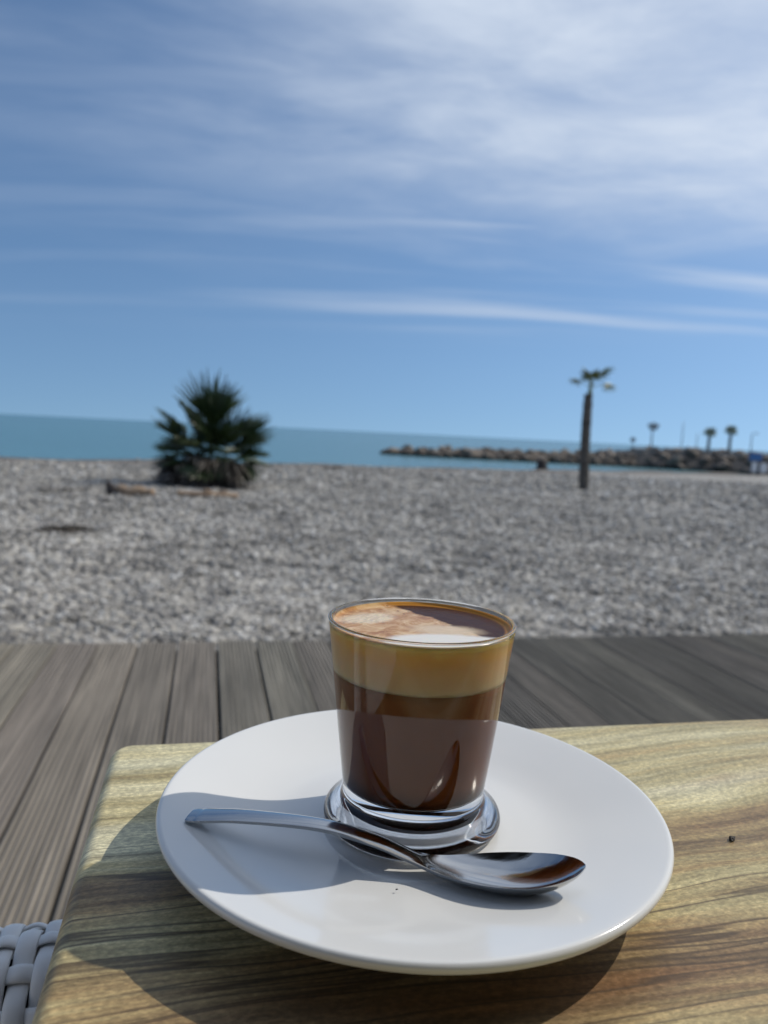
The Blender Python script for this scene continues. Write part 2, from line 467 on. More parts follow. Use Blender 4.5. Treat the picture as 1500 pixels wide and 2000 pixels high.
def m_wicker(t, p):
    o = t.n('ShaderNodeNewGeometry').outputs['Position']
    n = t.noise(o, 120, 4, 0.6)
    setc(t, p, t.mix(n, (0.80, 0.80, 0.80), (0.86, 0.86, 0.85)), t.ramp(n, [(0.3, 0.38), (0.7, 0.5)]))
    bump(t, p, t.noise(o, 700, 2), 0.1, 0.0004)
WICKER = mat('white_resin_wicker', m_wicker)
def m_wickersheet(t, p):
    o = t.n('ShaderNodeNewGeometry').outputs['Position']
    ck = t.n('ShaderNodeTexChecker', {'Scale': 90.0}); t.link(o, ck.inputs['Vector'])
    setc(t, p, t.mix(ck.outputs[1], (0.66, 0.67, 0.68), (0.78, 0.78, 0.78)), 0.5)
    bump(t, p, ck.outputs[1], 0.6, 0.003)
WICKER2 = mat('woven_resin_panel', m_wickersheet)

def m_frond(c0, c1):
    def f(t, p):
        ge = t.n('ShaderNodeNewGeometry').outputs['Position']
        oi = t.n('ShaderNodeObjectInfo').outputs['Random']
        n = t.noise(ge, 9, 3)
        k = t.math('ADD', t.math('MULTIPLY', n, 0.6), t.math('MULTIPLY', oi, 0.5))
        setc(t, p, t.mix(k, c0, c1), 0.45)
        p.inputs['Transmission Weight'].default_value = 0.0
    return f
FROND = mat('palm_leaf', m_frond((0.016, 0.036, 0.014), (0.060, 0.095, 0.030)))
FROND2 = mat('young_palm_leaf', m_frond((0.07, 0.11, 0.03), (0.18, 0.20, 0.06)))
DEADLEAF = mat('dry_palm_leaf', m_frond((0.018, 0.015, 0.012), (0.075, 0.058, 0.042)))
def m_bark(t, p):
    o = t.n('ShaderNodeTexCoord').outputs['Object']
    r = t.noise(t.mapping(o, scale=(6, 6, 22)), 1.0, 5, 0.65)
    setc(t, p, t.ramp(r, [(0.3, (0.045, 0.040, 0.034)), (0.6, (0.12, 0.105, 0.088)), (0.8, (0.21, 0.185, 0.155))]), 0.9)
    bump(t, p, r, 1.0, 0.03)
BARK = mat('palm_bark', m_bark)
def m_rock(t, p):
    o = t.n('ShaderNodeTexCoord').outputs['Object']
    ge = t.n('ShaderNodeNewGeometry').outputs['Position']
    rnd = t.n('ShaderNodeObjectInfo').outputs['Random']
    n = t.noise(o, 2.4, 6, 0.65)
    c = t.ramp(n, [(0.3, (0.10, 0.09, 0.08)), (0.55, (0.25, 0.22, 0.19)), (0.8, (0.42, 0.37, 0.31))])
    c = t.mix(1.0, c, t.ramp(rnd, [(0, (0.55, 0.5, 0.48)), (0.5, (0.95, 0.88, 0.8)), (1, (1.3, 1.2, 1.1))]), 'MULTIPLY')
    s = t.n('ShaderNodeSeparateXYZ'); t.link(ge, s.inputs[0])
    weed = t.math('SUBTRACT', 1.0, t.smooth(t.math('ADD', s.outputs[2], t.math('MULTIPLY', n, 0.5)), -0.92, -0.55))
    c = t.mix(weed, c, (0.016, 0.020, 0.018))          # weed line where the tide wets the stones
    setc(t, p, c, 0.85)
    bump(t, p, n, 0.8, 0.15)
ROCK = mat('breakwater_stone', m_rock)
def m_wood(t, p):
    o = t.n('ShaderNodeTexCoord').outputs['Object']
    r = t.noise(t.mapping(o, scale=(3, 30, 30)), 1.0, 5, 0.6)
    setc(t, p, t.ramp(r, [(0.3, (0.15, 0.10, 0.065)), (0.7, (0.42, 0.31, 0.21))]), 0.85)
    bump(t, p, r, 0.6, 0.01)
DRIFT = mat('driftwood', m_wood)
def simple(name, c0, c1, rough, sc=8.0, **kw):
    def f(t, p):
        n = t.noise(t.n('ShaderNodeTexCoord').outputs['Object'], sc, 4, 0.6)
        setc(t, p, t.mix(n, c0, c1), rough, **kw)
    return mat(name, f)
DARKWOOD = simple('dark_wet_wood', (0.02, 0.017, 0.016), (0.07, 0.055, 0.05), 0.85)
GREY_METAL = simple('grey_painted_metal', (0.17, 0.19, 0.21), (0.23, 0.25, 0.27), 0.45)
DARK_METAL = simple('dark_painted_metal', (0.045, 0.05, 0.06), (0.075, 0.08, 0.09), 0.5)
LAMP_GLASS = simple('lamp_lens', (0.30, 0.33, 0.36), (0.4, 0.43, 0.46), 0.15)
BLUE = simple('blue_paint', (0.035, 0.13, 0.33), (0.05, 0.17, 0.40), 0.5)
WHITE = simple('white_paint', (0.62, 0.63, 0.64), (0.74, 0.75, 0.76), 0.5)
CRUMB = simple('burnt_crumb', (0.006, 0.005, 0.005), (0.03, 0.025, 0.022), 0.7, 400)
PAVING = simple('grey_paving', (0.20, 0.19, 0.18), (0.28, 0.27, 0.25), 0.85, 1.0)
WEED = simple('dried_seaweed', (0.022, 0.018, 0.015), (0.07, 0.055, 0.04), 0.9, 20.0)
MATS['edge'] = simple('dark_table_edge', (0.085, 0.068, 0.05), (0.13, 0.105, 0.08), 0.5, 60.0)

# ------------------------------------------------------------------ beach and sea
BZ, SEA_Z = -0.25, -1.30
U = np.array([1.0, 0.347]); U /= np.hypot(*U)
V = np.array([-U[1], U[0]])
CR0 = np.array([-5.0, 20.6])              # a point on the crest of the beach
def beach_z(x, y):
    v = (x-CR0[0])*V[0]+(y-CR0[1])*V[1]
    u = (x-CR0[0])*U[0]+(y-CR0[1])*U[1]
    und = 0.020*np.sin(1.1*x+0.7*y)+0.016*np.sin(-0.6*x+1.7*y+1.0)+0.012*np.sin(2.3*x+0.4)*np.sin(1.9*y)
    und = und+0.025*np.sin(0.31*u)*np.exp(-(v/2.5)**2)
    z = BZ+und
    return np.where(v > 0, z-0.16*v-0.008*v*v, z)
us = np.concatenate([np.linspace(-400, -40, 25), np.arange(-38, 75, 0.9), np.linspace(76, 420, 25)])
vs = np.concatenate([np.linspace(-60, -26, 8), np.arange(-25, 3, 0.5), np.arange(3, 13, 1.0)])
UU, VV = np.meshgrid(us, vs)
X = CR0[0]+UU*U[0]+VV*V[0]; Y = CR0[1]+UU*U[1]+VV*V[1]; Z = beach_z(X, Y)
nu, nv = len(us), len(vs)
verts = np.stack([X, Y, Z], -1).reshape(-1, 3)
faces = [(j*nu+i, j*nu+i+1, (j+1)*nu+i+1, (j+1)*nu+i) for j in range(nv-1) for i in range(nu-1)]
beach = struct(obj('beach', mesh_pd('beach', verts, faces), PEBBLE_GROUND))
beach['label'] = 'grey shingle beach between the decking and the sea'
S = 60000.0
sea_r = [0, 60, 120, 250, 600, 1500, 5000, 20000, S]
sea_me = lathe('sea', [(r, 0.0) for r in sea_r], 64)
sea = struct(obj('sea', sea_me, SEA, None, (0, 30, SEA_Z)))
sea['label'] = 'calm blue green sea reaching the horizon'

# ------------------------------------------------------------------ decking
PITCHW, BW, Y0, Y1, DEPTH = 0.145, 0.1375, -1.6, 3.0, 0.028
def board_mesh():
    n = 10
    prof = [(0.0, -0.0052)]
    pr = BW/n
    for k in range(n):
        x0 = k*pr
        a, b, c, d = x0+pr*0.24, x0+pr*0.32, x0+pr*0.68, x0+pr*0.76
        prof += [(a, -0.0052), (b, -0.0006), (x0+pr*0.5, 0.0), (c, -0.0006), (d, -0.0052)]
    prof += [(BW, -0.0052), (BW, -DEPTH), (0.0, -DEPTH)]
    m = len(prof)
    verts = [(x-BW/2, yy, z) for yy in (Y0, Y1) for x, z in prof]
    faces = [(k, (k+1) % m, m+(k+1) % m, m+k) for k in range(m)]
    faces += [tuple(range(m-1, -1, -1)), tuple(range(m, 2*m))]
    return mesh_pd('board', verts, faces, smooth=False)
deck = struct(obj('deck', None))
deck['label'] = 'weathered grey brown grooved wooden decking beside the beach'
bme = board_mesh(); bme.materials.append(DECK)
for k in range(-22, 40):
    cx = -0.098+k*PITCHW+PITCHW/2
    o = obj('board', bme, None, deck, (cx, random.uniform(-0.006, 0.006), random.uniform(-0.0012, 0.0012)))
    o.rotation_euler = (0, random.uniform(-0.006, 0.006), random.uniform(-0.0012, 0.0012))
for yy in np.arange(-1.4, 2.9, 0.45):
    obj('joist', box('joist', 8.9, 0.05, 0.19, 0.003, 1), MATS['dark_underlay'], deck, (1.3, float(yy), -DEPTH-0.098))
obj('fascia', box('fascia', 8.95, 0.022, 0.2, 0.003, 1), DECK, deck, (1.3, Y1-0.03, -DEPTH-0.104))

# ------------------------------------------------------------------ pebbles (nobody could count them)
def pebble_points():
    P, Sc = [], []
    def ring(d0, d1, dens, s0, s1):
        n = int(dens*(d1*d1-d0*d0)*0.5*R(74))
        d = np.sqrt(rng.uniform(d0*d0, d1*d1, n)); a = HEAD+rng.uniform(R(-37), R(37), n)
        x, y = d*np.sin(a), d*np.cos(a)
        s = s0*(s1/s0)**(rng.random(n)**1.6)
        k = y > Y1+0.02
        P.append(np.stack([x[k], y[k], beach_z(x[k], y[k])], -1)); Sc.append(s[k])
    ring(2.9, 5.5, 3600, 0.006, 0.025)
    ring(5.5, 9.0, 1500, 0.008, 0.029)
    ring(9.0, 15.0, 420, 0.012, 0.038)
    ring(15.0, 27.0, 70, 0.02, 0.06)
    P = np.concatenate(P); Sc = np.concatenate(Sc)
    v = (P[:, 0]-CR0[0])*V[0]+(P[:, 1]-CR0[1])*V[1]
    k = (v < -1.5) | ((v < -0.6) & (rng.random(len(v)) < 0.3))
    return P[k], Sc[k]
PP, PS = pebble_points()
pm = bpy.data.meshes.new('pebbles')
pm.vertices.add(len(PP)); PP[:, 2] += PS*0.18
bx_, by_ = PP[:, 0], PP[:, 1]                # trodden shingle: small humps and hollows
PP[:, 2] += 0.010+0.016*np.sin(7.1*bx_+2.0*np.sin(3.1*by_))*np.sin(6.3*by_+1.7*np.sin(2.3*bx_))+0.010*np.sin(15.0*bx_+4.0*np.sin(5*by_))*np.sin(13.0*by_)
pm.vertices.foreach_set('co', PP.astype(np.float32).ravel())
a = pm.attributes.new('size', 'FLOAT_VECTOR', 'POINT')
sz = np.stack([PS*rng.uniform(0.75, 1.3, len(PS)), PS*rng.uniform(0.7, 1.1, len(PS)), PS*rng.uniform(0.4, 0.75, len(PS))], -1)
a.data.foreach_set('vector', sz.astype(np.float32).ravel())
a = pm.attributes.new('turn', 'FLOAT_VECTOR', 'POINT')
rr = np.stack([rng.normal(0, 0.28, len(PS)), rng.normal(0, 0.28, len(PS)), rng.uniform(0, 6.28, len(PS))], -1)
a.data.foreach_set('vector', rr.astype(np.float32).ravel())
a = pm.attributes.new('pick', 'INT', 'POINT')
a.data.foreach_set('value', rng.integers(0, 5, len(PS)).astype(np.int32))
pebbles = obj('pebbles', pm)
pebbles['kind'] = 'stuff'; pebbles['label'] = 'rounded grey and pale pebbles covering the beach'
ng = bpy.data.node_groups.new('pebble_scatter', 'GeometryNodeTree')
ng.interface.new_socket('Geometry', in_out='INPUT', socket_type='NodeSocketGeometry')
ng.interface.new_socket('Geometry', in_out='OUTPUT', socket_type='NodeSocketGeometry')
gi = ng.nodes.new('NodeGroupInput'); go = ng.nodes.new('NodeGroupOutput')
join = ng.nodes.new('GeometryNodeJoinGeometry')
for k in range(5):
    ico = ng.nodes.new('GeometryNodeMeshIcoSphere'); ico.inputs['Radius'].default_value = 1.0; ico.inputs['Subdivisions'].default_value = 3
    pos = ng.nodes.new('GeometryNodeInputPosition')
    tx = ng.nodes.new('ShaderNodeTexNoise'); tx.noise_dimensions = '4D'
    tx.inputs['W'].default_value = 3.7*k; tx.inputs['Scale'].default_value = 0.9; tx.inputs['Detail'].default_value = 1.5
    sub = ng.nodes.new('ShaderNodeVectorMath'); sub.operation = 'SUBTRACT'; sub.inputs[1].default_value = (0.5, 0.5, 0.5)
    scl = ng.nodes.new('ShaderNodeVectorMath'); scl.operation = 'SCALE'; scl.inputs['Scale'].default_value = 1.1
    sp = ng.nodes.new('GeometryNodeSetPosition')
    sm = ng.nodes.new('GeometryNodeSetMaterial'); sm.inputs['Material'].default_value = PEBBLE
    ss = ng.nodes.new('GeometryNodeSetShadeSmooth')
    g2i = ng.nodes.new('GeometryNodeGeometryToInstance')
    L = ng.links.new
    L(pos.outputs[0], tx.inputs['Vector']); L(tx.outputs['Color'], sub.inputs[0]); L(sub.outputs[0], scl.inputs[0])
    L(ico.outputs['Mesh'], sp.inputs['Geometry']); L(scl.outputs[0], sp.inputs['Offset'])
    L(sp.outputs[0], ss.inputs[0]); L(ss.outputs[0], sm.inputs[0]); L(sm.outputs[0], g2i.inputs[0]); L(g2i.outputs[0], join.inputs[0])
iop = ng.nodes.new('GeometryNodeInstanceOnPoints')
def named(nm, ty):
    nd = ng.nodes.new('GeometryNodeInputNamedAttribute'); nd.data_type = ty; nd.inputs['Name'].default_value = nm
    return nd.outputs['Attribute']
e2r = ng.nodes.new('FunctionNodeEulerToRotation')
L(gi.outputs[0], iop.inputs['Points']); L(join.outputs[0], iop.inputs['Instance'])
iop.inputs['Pick Instance'].default_value = True
L(named('pick', 'INT'), iop.inputs['Instance Index'])
L(named('turn', 'FLOAT_VECTOR'), e2r.inputs[0]); L(e2r.outputs[0], iop.inputs['Rotation'])
L(named('size', 'FLOAT_VECTOR'), iop.inputs['Scale'])
L(iop.outputs[0], go.inputs[0])
md = pebbles.modifiers.new('scatter', 'NODES'); md.node_group = ng

# ------------------------------------------------------------------ breakwater and embankment
rocks = [rock_mesh('boulder', k+1, 2, (1, 0.8, 0.62), 0.34, 1.2) for k in range(7)]
for r_ in rocks: r_.materials.append(ROCK)
def rock_bank(root, path, half_w, top, n_along, size, core_name):
    """stones heaped along a polyline; top / half_w are given per path point"""
    path = np.array(path, float)
    seg = np.linalg.norm(np.diff(path, axis=0), axis=1); cum = np.concatenate([[0], np.cumsum(seg)])
    # solid core
    vs_, fs_ = [], []
    for i, p_ in enumerate(path):
        t_ = path[min(i+1, len(path)-1)]-path[max(i-1, 0)]; t_ /= np.hypot(*t_); nn = np.array([-t_[1], t_[0]])
        hw, tp = half_w[i], top[i]
        for f_, zz in ((-1.0, SEA_Z-0.4), (-0.45, tp-0.25), (0.45, tp-0.25), (1.0, SEA_Z-0.4)):
            q = p_+nn*hw*f_
            vs_.append((q[0], q[1], zz))
    for i in range(len(path)-1):
        for k in range(3):
            fs_.append((i*4+k, (i+1)*4+k, (i+1)*4+k+1, i*4+k+1))
    fs_ += [(0, 1, 2, 3), tuple(len(vs_)-1-k for k in range(4))]
    obj(core_name, mesh_pd(core_name, vs_, fs_, False), ROCK, root)
    L_ = cum[-1]
    for k in range(n_along):
        s = (k+random.random())/n_along*L_
        i = min(np.searchsorted(cum, s, 'right')-1, len(seg)-1); f_ = (s-cum[i])/seg[i]
        p_ = path[i]*(1-f_)+path[i+1]*f_
        t_ = (path[i+1]-path[i])/seg[i]; nn = np.array([-t_[1], t_[0]])
        if nn[1] > 0: nn = -nn                         # nn points to the beach side
        hw = half_w[i]*(1-f_)+half_w[i+1]*f_; tp = top[i]*(1-f_)+top[i+1]*f_
        c_ = random.choice([0.95, 0.8, 0.65, 0.5, 0.3, 0.1, -0.2, -0.5])+random.uniform(-0.08, 0.08)
        h_ = 1.0 if abs(c_) < 0.45 else max(0.0, (1-abs(c_))/0.55)
        zz = (SEA_Z-0.1)+(tp-SEA_Z-0.15)*h_+random.uniform(-0.12, 0.14)
        q = p_+nn*hw*c_
        sc_ = size*random.uniform(0.55, 1.25)
        o = obj('boulder', random.choice(rocks), None, root, (q[0], q[1], zz),
                (random.uniform(-0.5, 0.5), random.uniform(-0.5, 0.5), random.uniform(0, 6.28)))
        o.scale = (sc_, sc_*random.uniform(0.8, 1.1), sc_*random.uniform(0.7, 1.0))
bk = thing('breakwater', 'low breakwater of heaped stones running out into the sea', 'breakwater')
rock_bank(bk, [(17.4, 75.9), (20.5, 73.9), (24.0, 72.4), (30, 71.4), (36, 70.2), (41, 69)],
          [1.0, 1.9, 2.2, 2.3, 2.6, 2.8], [-0.75, -0.42, -0.38, -0.3, -0.2, 0.0], 210, 0.58, 'core')
em = thing('embankment', 'higher bank of stones with a path on top at the landward end of the breakwater', 'embankment')
EPATH = [(38.5, 71.5), (42, 69), (47, 66), (53, 62.5), (60, 58), (72, 50), (90, 40)]
rock_bank(em, EPATH, [2.0, 3.4, 4.2, 4.6, 5, 5, 5], [-0.1, 0.42, 0.52, 0.55, 0.58, 0.6, 0.6], 260, 0.70, 'core')
vs_, fs_ = [], []
for i, p_ in enumerate(EPATH):
    p_ = np.array(p_, float); t_ = np.array(EPATH[min(i+1, 6)], float)-np.array(EPATH[max(i-1, 0)], float); t_ /= np.hypot(*t_); nn = np.array([-t_[1], t_[0]])
    hw = [0.7, 1.4, 1.8, 2, 2, 2, 2][i]; tp = [-0.1, 0.42, 0.52, 0.55, 0.58, 0.6, 0.6][i]
    for f_, dz in ((-1, -0.28), (-1, 0.04), (1, 0.04), (1, -0.28)):
        q = p_+nn*hw*f_; vs_.append((q[0], q[1], tp+dz))
for i in range(6):
    for k in range(4): fs_.append((i*4+k, (i+1)*4+k, (i+1)*4+(k+1) % 4, i*4+(k+1) % 4))
fs_ += [(0, 1, 2, 3), (27, 26, 25, 24)]
obj('path_slab', mesh_pd('path_slab', vs_, fs_, False), PAVING, em)

# ------------------------------------------------------------------ palms
def fan_leaf(seed, pet, rad, nseg=20, spread=R(125), droop=0.25):
    """palmate leaf: stalk along +X, pleated fingers spreading from its end; as one thin but folded mesh"""
    rg = random.Random(seed)
    vs_, fs_ = [], []
    # stalk, triangular in section
    for k in range(5):
        f_ = k/4; x = pet*f_; z = 0.12*pet*math.sin(f_*math.pi*0.5)-0.10*pet*f_*f_
        r_ = 0.016*(1-0.5*f_)
        vs_ += [(x, -r_, z), (x, r_, z), (x, 0, z-r_*1.2)]
    for k in range(4):
        for j in range(3):
            fs_.append((k*3+j, k*3+(j+1) % 3, (k+1)*3+(j+1) % 3, (k+1)*3+j))
    hz = vs_[-1][2]+0.01
    for k in range(nseg):
        a_ = -spread+2*spread*k/(nseg-1)+rg.uniform(-0.04, 0.04)
        L_ = rad*(0.70+0.30*math.cos(a_*0.62))*rg.uniform(0.9, 1.08)
        dx, dy = math.cos(a_), math.sin(a_); nx, ny = -dy, dx
        wd = L_*math.tan(spread/(nseg-1))*0.98
        b = len(vs_)
        cup = 0.22*rad
        for f_, wf, fold in ((0.03, 0.10, 0.02), (0.5, 0.95, 0.05), (0.78, 0.60, 0.03), (1.0, 0.04, 0.0)):
            x = pet+dx*L_*f_; y = dy*L_*f_
            z = hz+cup*(abs(a_)/spread)**1.5*f_-droop*rad*f_**2.6*rg.uniform(0.7, 1.4)
            hw = wd*0.5*wf
            vs_ += [(x-nx*hw, y-ny*hw, z-fold*rad*0.5), (x, y, z+fold*rad*0.5), (x+nx*hw, y+ny*hw, z-fold*rad*0.5)]
        for j in range(3):
            fs_ += [(b+j*3, b+j*3+1, b+j*3+4, b+j*3+3), (b+j*3+1, b+j*3+2, b+j*3+5, b+j*3+4)]
    return mesh_pd('frond', vs_, fs_, False)

def frond_rot(az, el, roll=0.0):
    d = Vector((math.cos(az)*math.cos(el), math.sin(az)*math.cos(el), math.sin(el)))
    q = d.to_track_quat('X', 'Z')
    return (q.to_matrix() @ Matrix.Rotation(roll, 3, 'X')).to_euler()

def trunk_mesh(h, r0, r1, bend=(0, 0), bumps=16, boot=0.18):
    n = bumps*2
    path, rad = [], []
    for k in range(n+1):
        f_ = k/n
        path.append((bend[0]*f_*f_, bend[1]*math.sin(f_*math.pi), h*f_-0.06))
        rad.append((r0*(1-f_)+r1*f_)*(1+(boot if k % 2 else -boot*0.3)*0.5)*random.uniform(0.93, 1.07))
    return tube('trunk', path, rad, 12)

# the bushy palm
P = pix(412, 950, BZ); bz = float(beach_z(P[0], P[1]))
bush = thing('palm_bush', 'bushy low fan palm with dark green leaves growing out of the shingle', 'palm', (P[0], P[1], bz))
obj('trunk', trunk_mesh(0.55, 0.12, 0.14, (0.02, 0.0), 7, 0.3), BARK, bush, (-0.02, 0, 0))
obj('trunk', trunk_mesh(0.42, 0.10, 0.11, (0.05, 0.0), 6, 0.3), BARK, bush, (0.17, -0.05, 0))
obj('trunk', trunk_mesh(0.36, 0.10, 0.10, (-0.05, 0.0), 5, 0.3), BARK, bush, (-0.24, 0.06, 0))
leafA = [fan_leaf(k, 0.58, 0.72, 20, R(84), 0.16) for k in range(4)]
for l_ in leafA: l_.materials.append(FROND)
leafD = [fan_leaf(k+20, 0.40, 0.42, 16, R(95), 0.7) for k in range(2)]
for l_ in leafD: l_.materials.append(DEADLEAF)
ga = math.pi*(3-math.sqrt(5))
leafB = [fan_leaf(k+9, 0.60, 0.80, 18, R(58), 0.12) for k in range(3)]
for l_ in leafB: l_.materials.append(FROND)
for k in range(30):
    f_ = (k+0.5)/30
    el = R(82)-f_**0.85*R(95)+random.uniform(-0.1, 0.1)
    az = k*ga+random.uniform(-0.15, 0.15)
    sc_ = random.uniform(0.56, 0.76)
    o = obj('frond', leafA[k % 4], None, bush, (random.uniform(-0.15, 0.18), random.uniform(-0.1, 0.1), 0.36+0.16*max(0, math.sin(el))),
            frond_rot(az, el, random.uniform(-0.5, 0.5)))
    o.scale = (sc_,)*3
for az, el, sc_, dx in ((150, 88, 1.06, -0.04), (-10, 84, 0.98, 0.0), (70, 80, 0.95, -0.02), (170, 66, 0.93, -0.06), (160, 46, 0.98, -0.08), (185, 40, 0.88, -0.1), (172, 20, 0.86, -0.1),
                        (-13, 64, 0.86, 0.1), (-16, 45, 0.98, 0.12), (-5, 38, 0.88, 0.12), (-20, 16, 0.86, 0.1), (0, 0, 0.82, 0.1), (-28, -14, 0.76, 0.1), (178, -4, 0.80, -0.12), (-110, 62, 0.8, 0.05), (-60, 40, 0.75, 0.05), (-140, 35, 0.75, -0.05)):
    o = obj('frond', random.choice(leafB), None, bush, (dx, 0.0, 0.44), frond_rot(R(az), R(el), random.uniform(-0.9, 0.9)))
    sc_ *= 1.10 if el > 75 else (0.95 if el > 35 else 0.84)
    o.scale = (sc_,)*3
for k in range(30):
    az = k*ga*1.7+random.uniform(-0.3, 0.3)
    o = obj('frond', leafD[k % 2], None, bush, (0.1*math.cos(az)-0.05, 0.1*math.sin(az), 0.30+random.uniform(-0.05, 0.05)), frond_rot(az, R(random.uniform(-26, 22)), random.uniform(-0.6, 0.6)))
    s_ = random.uniform(0.8, 1.05); o.scale = (s_, s_, s_)
for ang in ((math.pi+0.1), (math.pi-0.35), (math.pi+0.5)):   # dry leaves trailing out on one side
    o = obj('frond', leafD[0], None, bush, (-0.25, 0.0, 0.34), frond_rot(ang, R(-8), random.uniform(-0.4, 0.4)))

# the bare-stemmed palm
P = pix(1140, 957, BZ); bz = float(beach_z(P[0], P[1]))
tp = thing('palm_tree', 'young palm with tall bare trunk and a sparse tuft of leaves on the shingle', 'palm', (P[0], P[1], bz))
obj('trunk', trunk_mesh(2.24, 0.118, 0.092, (-0.03, 0.05), 22, 0.3), BARK, tp, (0, 0, 0), (0, R(-0.8), 0))
leafT = [fan_leaf(k+40, 0.36, 0.30, 14, R(120), 0.4) for k in range(3)]
for l_ in leafT: l_.materials.append(FROND2)
# right of the picture is about azimuth -13 deg
for az, el, s_ in ((-13, 8, 0.95), (-20, 52, 1.05), (165, 22, 0.85), (120, 68, 0.8), (40, 58, 0.8), (-100, 48, 0.75), (200, 62, 0.75), (80, 35, 0.8), (-60, 75, 0.7), (150, 80, 0.6), (10, 83, 0.65)):
    o = obj('frond', random.choice(leafT), None, tp, (-0.02, 0, 2.34), frond_rot(R(az), R(el), random.uniform(-0.5, 0.5))); o.scale = (s_,)*3
obj('leaf_sheath', tube('leaf_sheath', [(0, 0, 0), (0.005, 0, 0.16), (0.01, 0, 0.34)], [0.07, 0.045, 0.02], 10), FROND2, tp, (-0.03, 0, 2.10))

# far palms on the embankment
def on_bank(px_, d):
    """point on the path at horizontal depth d along the sight line of column px_ (horizon row)"""
    hy = 844.6+(px_-750)*math.tan(ROLL)
    dr = fw+rt*(px_-750)/FPX+up*(1000-hy)/FPX
    dr = dr/math.hypot(dr[0], dr[1])
    return CAM[0]+dr[0]*d, CAM[1]+dr[1]*d
def bank_depth(px_):
    hy = 844.6+(px_-750)*math.tan(ROLL)
    dr = fw+rt*(px_-750)/FPX+up*(1000-hy)/FPX
    for (a0, b0) in zip(EPATH[:-1], EPATH[1:]):
        a_, b_ = np.array(a0, float), np.array(b0, float)
        M = np.array([[dr[0], a_[0]-b_[0]], [dr[1], a_[1]-b_[1]]])
        s_, t_ = np.linalg.solve(M, a_-CAM[:2])
        if 0 <= t_ <= 1: return CAM[0]+dr[0]*s_, CAM[1]+dr[1]*s_, 0.59
    raise ValueError(px_)
leafF = [fan_leaf(k+60, 0.40, 0.42, 12, R(120), 0.5) for k in range(3)]
for l_ in leafF: l_.materials.append(FROND2)
for px_, hgt, lab in ((1383, 1.75, 'shorter of two palms with a yellowish crown on the stone bank'), (1424, 2.05, 'taller of two palms with a yellowish crown on the stone bank')):
    x, y, z = bank_depth(px_)
    t_ = thing('palm_tree', lab, 'palm', (x, y, z), (0, 0, 0), 'palms on the stone bank')
    obj('trunk', trunk_mesh(hgt, 0.16, 0.12, (0.05, 0), 10, 0.15), BARK, t_)
    for k in range(22):
        el = R(75)-k/22*R(95); az = k*ga
        o = obj('frond', leafF[k % 3], None, t_, (0.05, 0, hgt-0.08), frond_rot(az, el, random.uniform(-0.4, 0.4))); s_ = random.uniform(0.75, 1.0); o.scale = (s_,)*3

# ------------------------------------------------------------------ posts on the embankment
x, y, z = bank_depth(1272)
lp = thing('floodlight_post', 'grey post carrying a cluster of floodlights on the stone bank', 'lamp post', (x, y, z))
obj('pole', tube('pole', [(0, 0, -0.1), (0, 0, 1.2), (0, 0, 2.35)], [0.085, 0.07, 0.06], 12), GREY_METAL, lp)
obj('crossbar', box('crossbar', 1.1, 0.07, 0.07, 0.01), DARK_METAL, lp, (0, 0, 2.22))
for dx, dz in ((-0.42, 0.0), (0.0, 0.12), (0.42, 0.0), (-0.2, -0.30), (0.2, -0.30)):
    h = obj('lamp_head', box('lamp_head', 0.34, 0.2, 0.30, 0.03), DARK_METAL, lp, (dx, -0.12, 2.22+dz), (R(25), 0, 0))
    obj('lens', box('lens', 0.28, 0.02, 0.24, 0.005), LAMP_GLASS, h, (0, -0.105, 0))
x, y, z = bank_depth(1235)
sg = thing('round_sign', 'small round sign on a short post on the stone bank', 'sign', (x, y, z))
obj('pole', tube('pole', [(0, 0, -0.1), (0, 0, 0.75)], 0.035, 10), GREY_METAL, sg)
bm = bmesh.new(); bmesh.ops.create_cone(bm, cap_ends=True, segments=28, radius1=0.26, radius2=0.26, depth=0.03); me = bpy.data.meshes.new('disc'); bm.to_mesh(me); bm.free()
obj('disc', me, GREY_METAL, sg, (0, -0.04, 0.72), (R(90), 0, R(-20)))
for px_, h_, lab in ((1331, 2.6, 'tall thin pale pole standing on the stone bank'), (1360, 1.55, 'short thin pole beside the shorter palm on the stone bank')):
    x, y, z = bank_depth(px_)
    po = thing('pole', lab, 'pole', (x, y, z))
    obj('shaft', tube('shaft', [(0, 0, -0.1), (0, 0, h_*0.5), (0, 0, h_)], [0.05, 0.042, 0.034], 10), GREY_METAL, po)
    obj('cap', lathe('cap', [(0, 0.05), (0.05, 0.03), (0.055, 0), (0.0, -0.01)], 16), GREY_METAL, po, (0, 0, h_))
    obj('base_plate', lathe('base_plate', [(0, 0.03), (0.10, 0.03), (0.12, 0.0), (0, 0)], 16), GREY_METAL, po)
x, y, z = bank_depth(1466)
sl = thing('street_lamp', 'slender street lamp with a bent arm on the stone bank', 'lamp post', (x, y, z))
obj('pole', tube('pole', [(0, 0, -0.1), (0, 0, 1.1), (0, 0, 1.65), (0.06, 0, 1.82), (0.2, 0, 1.9), (0.42, 0, 1.9)], [0.06, 0.05, 0.045, 0.04, 0.04, 0.035], 10), GREY_METAL, sl)
h = obj('lamp_head', box('lamp_head', 0.36, 0.16, 0.07, 0.02), GREY_METAL, sl, (0.52, 0, 1.89)); obj('lens', box('lens', 0.28, 0.12, 0.02, 0.004), LAMP_GLASS, h, (0, 0, -0.037))
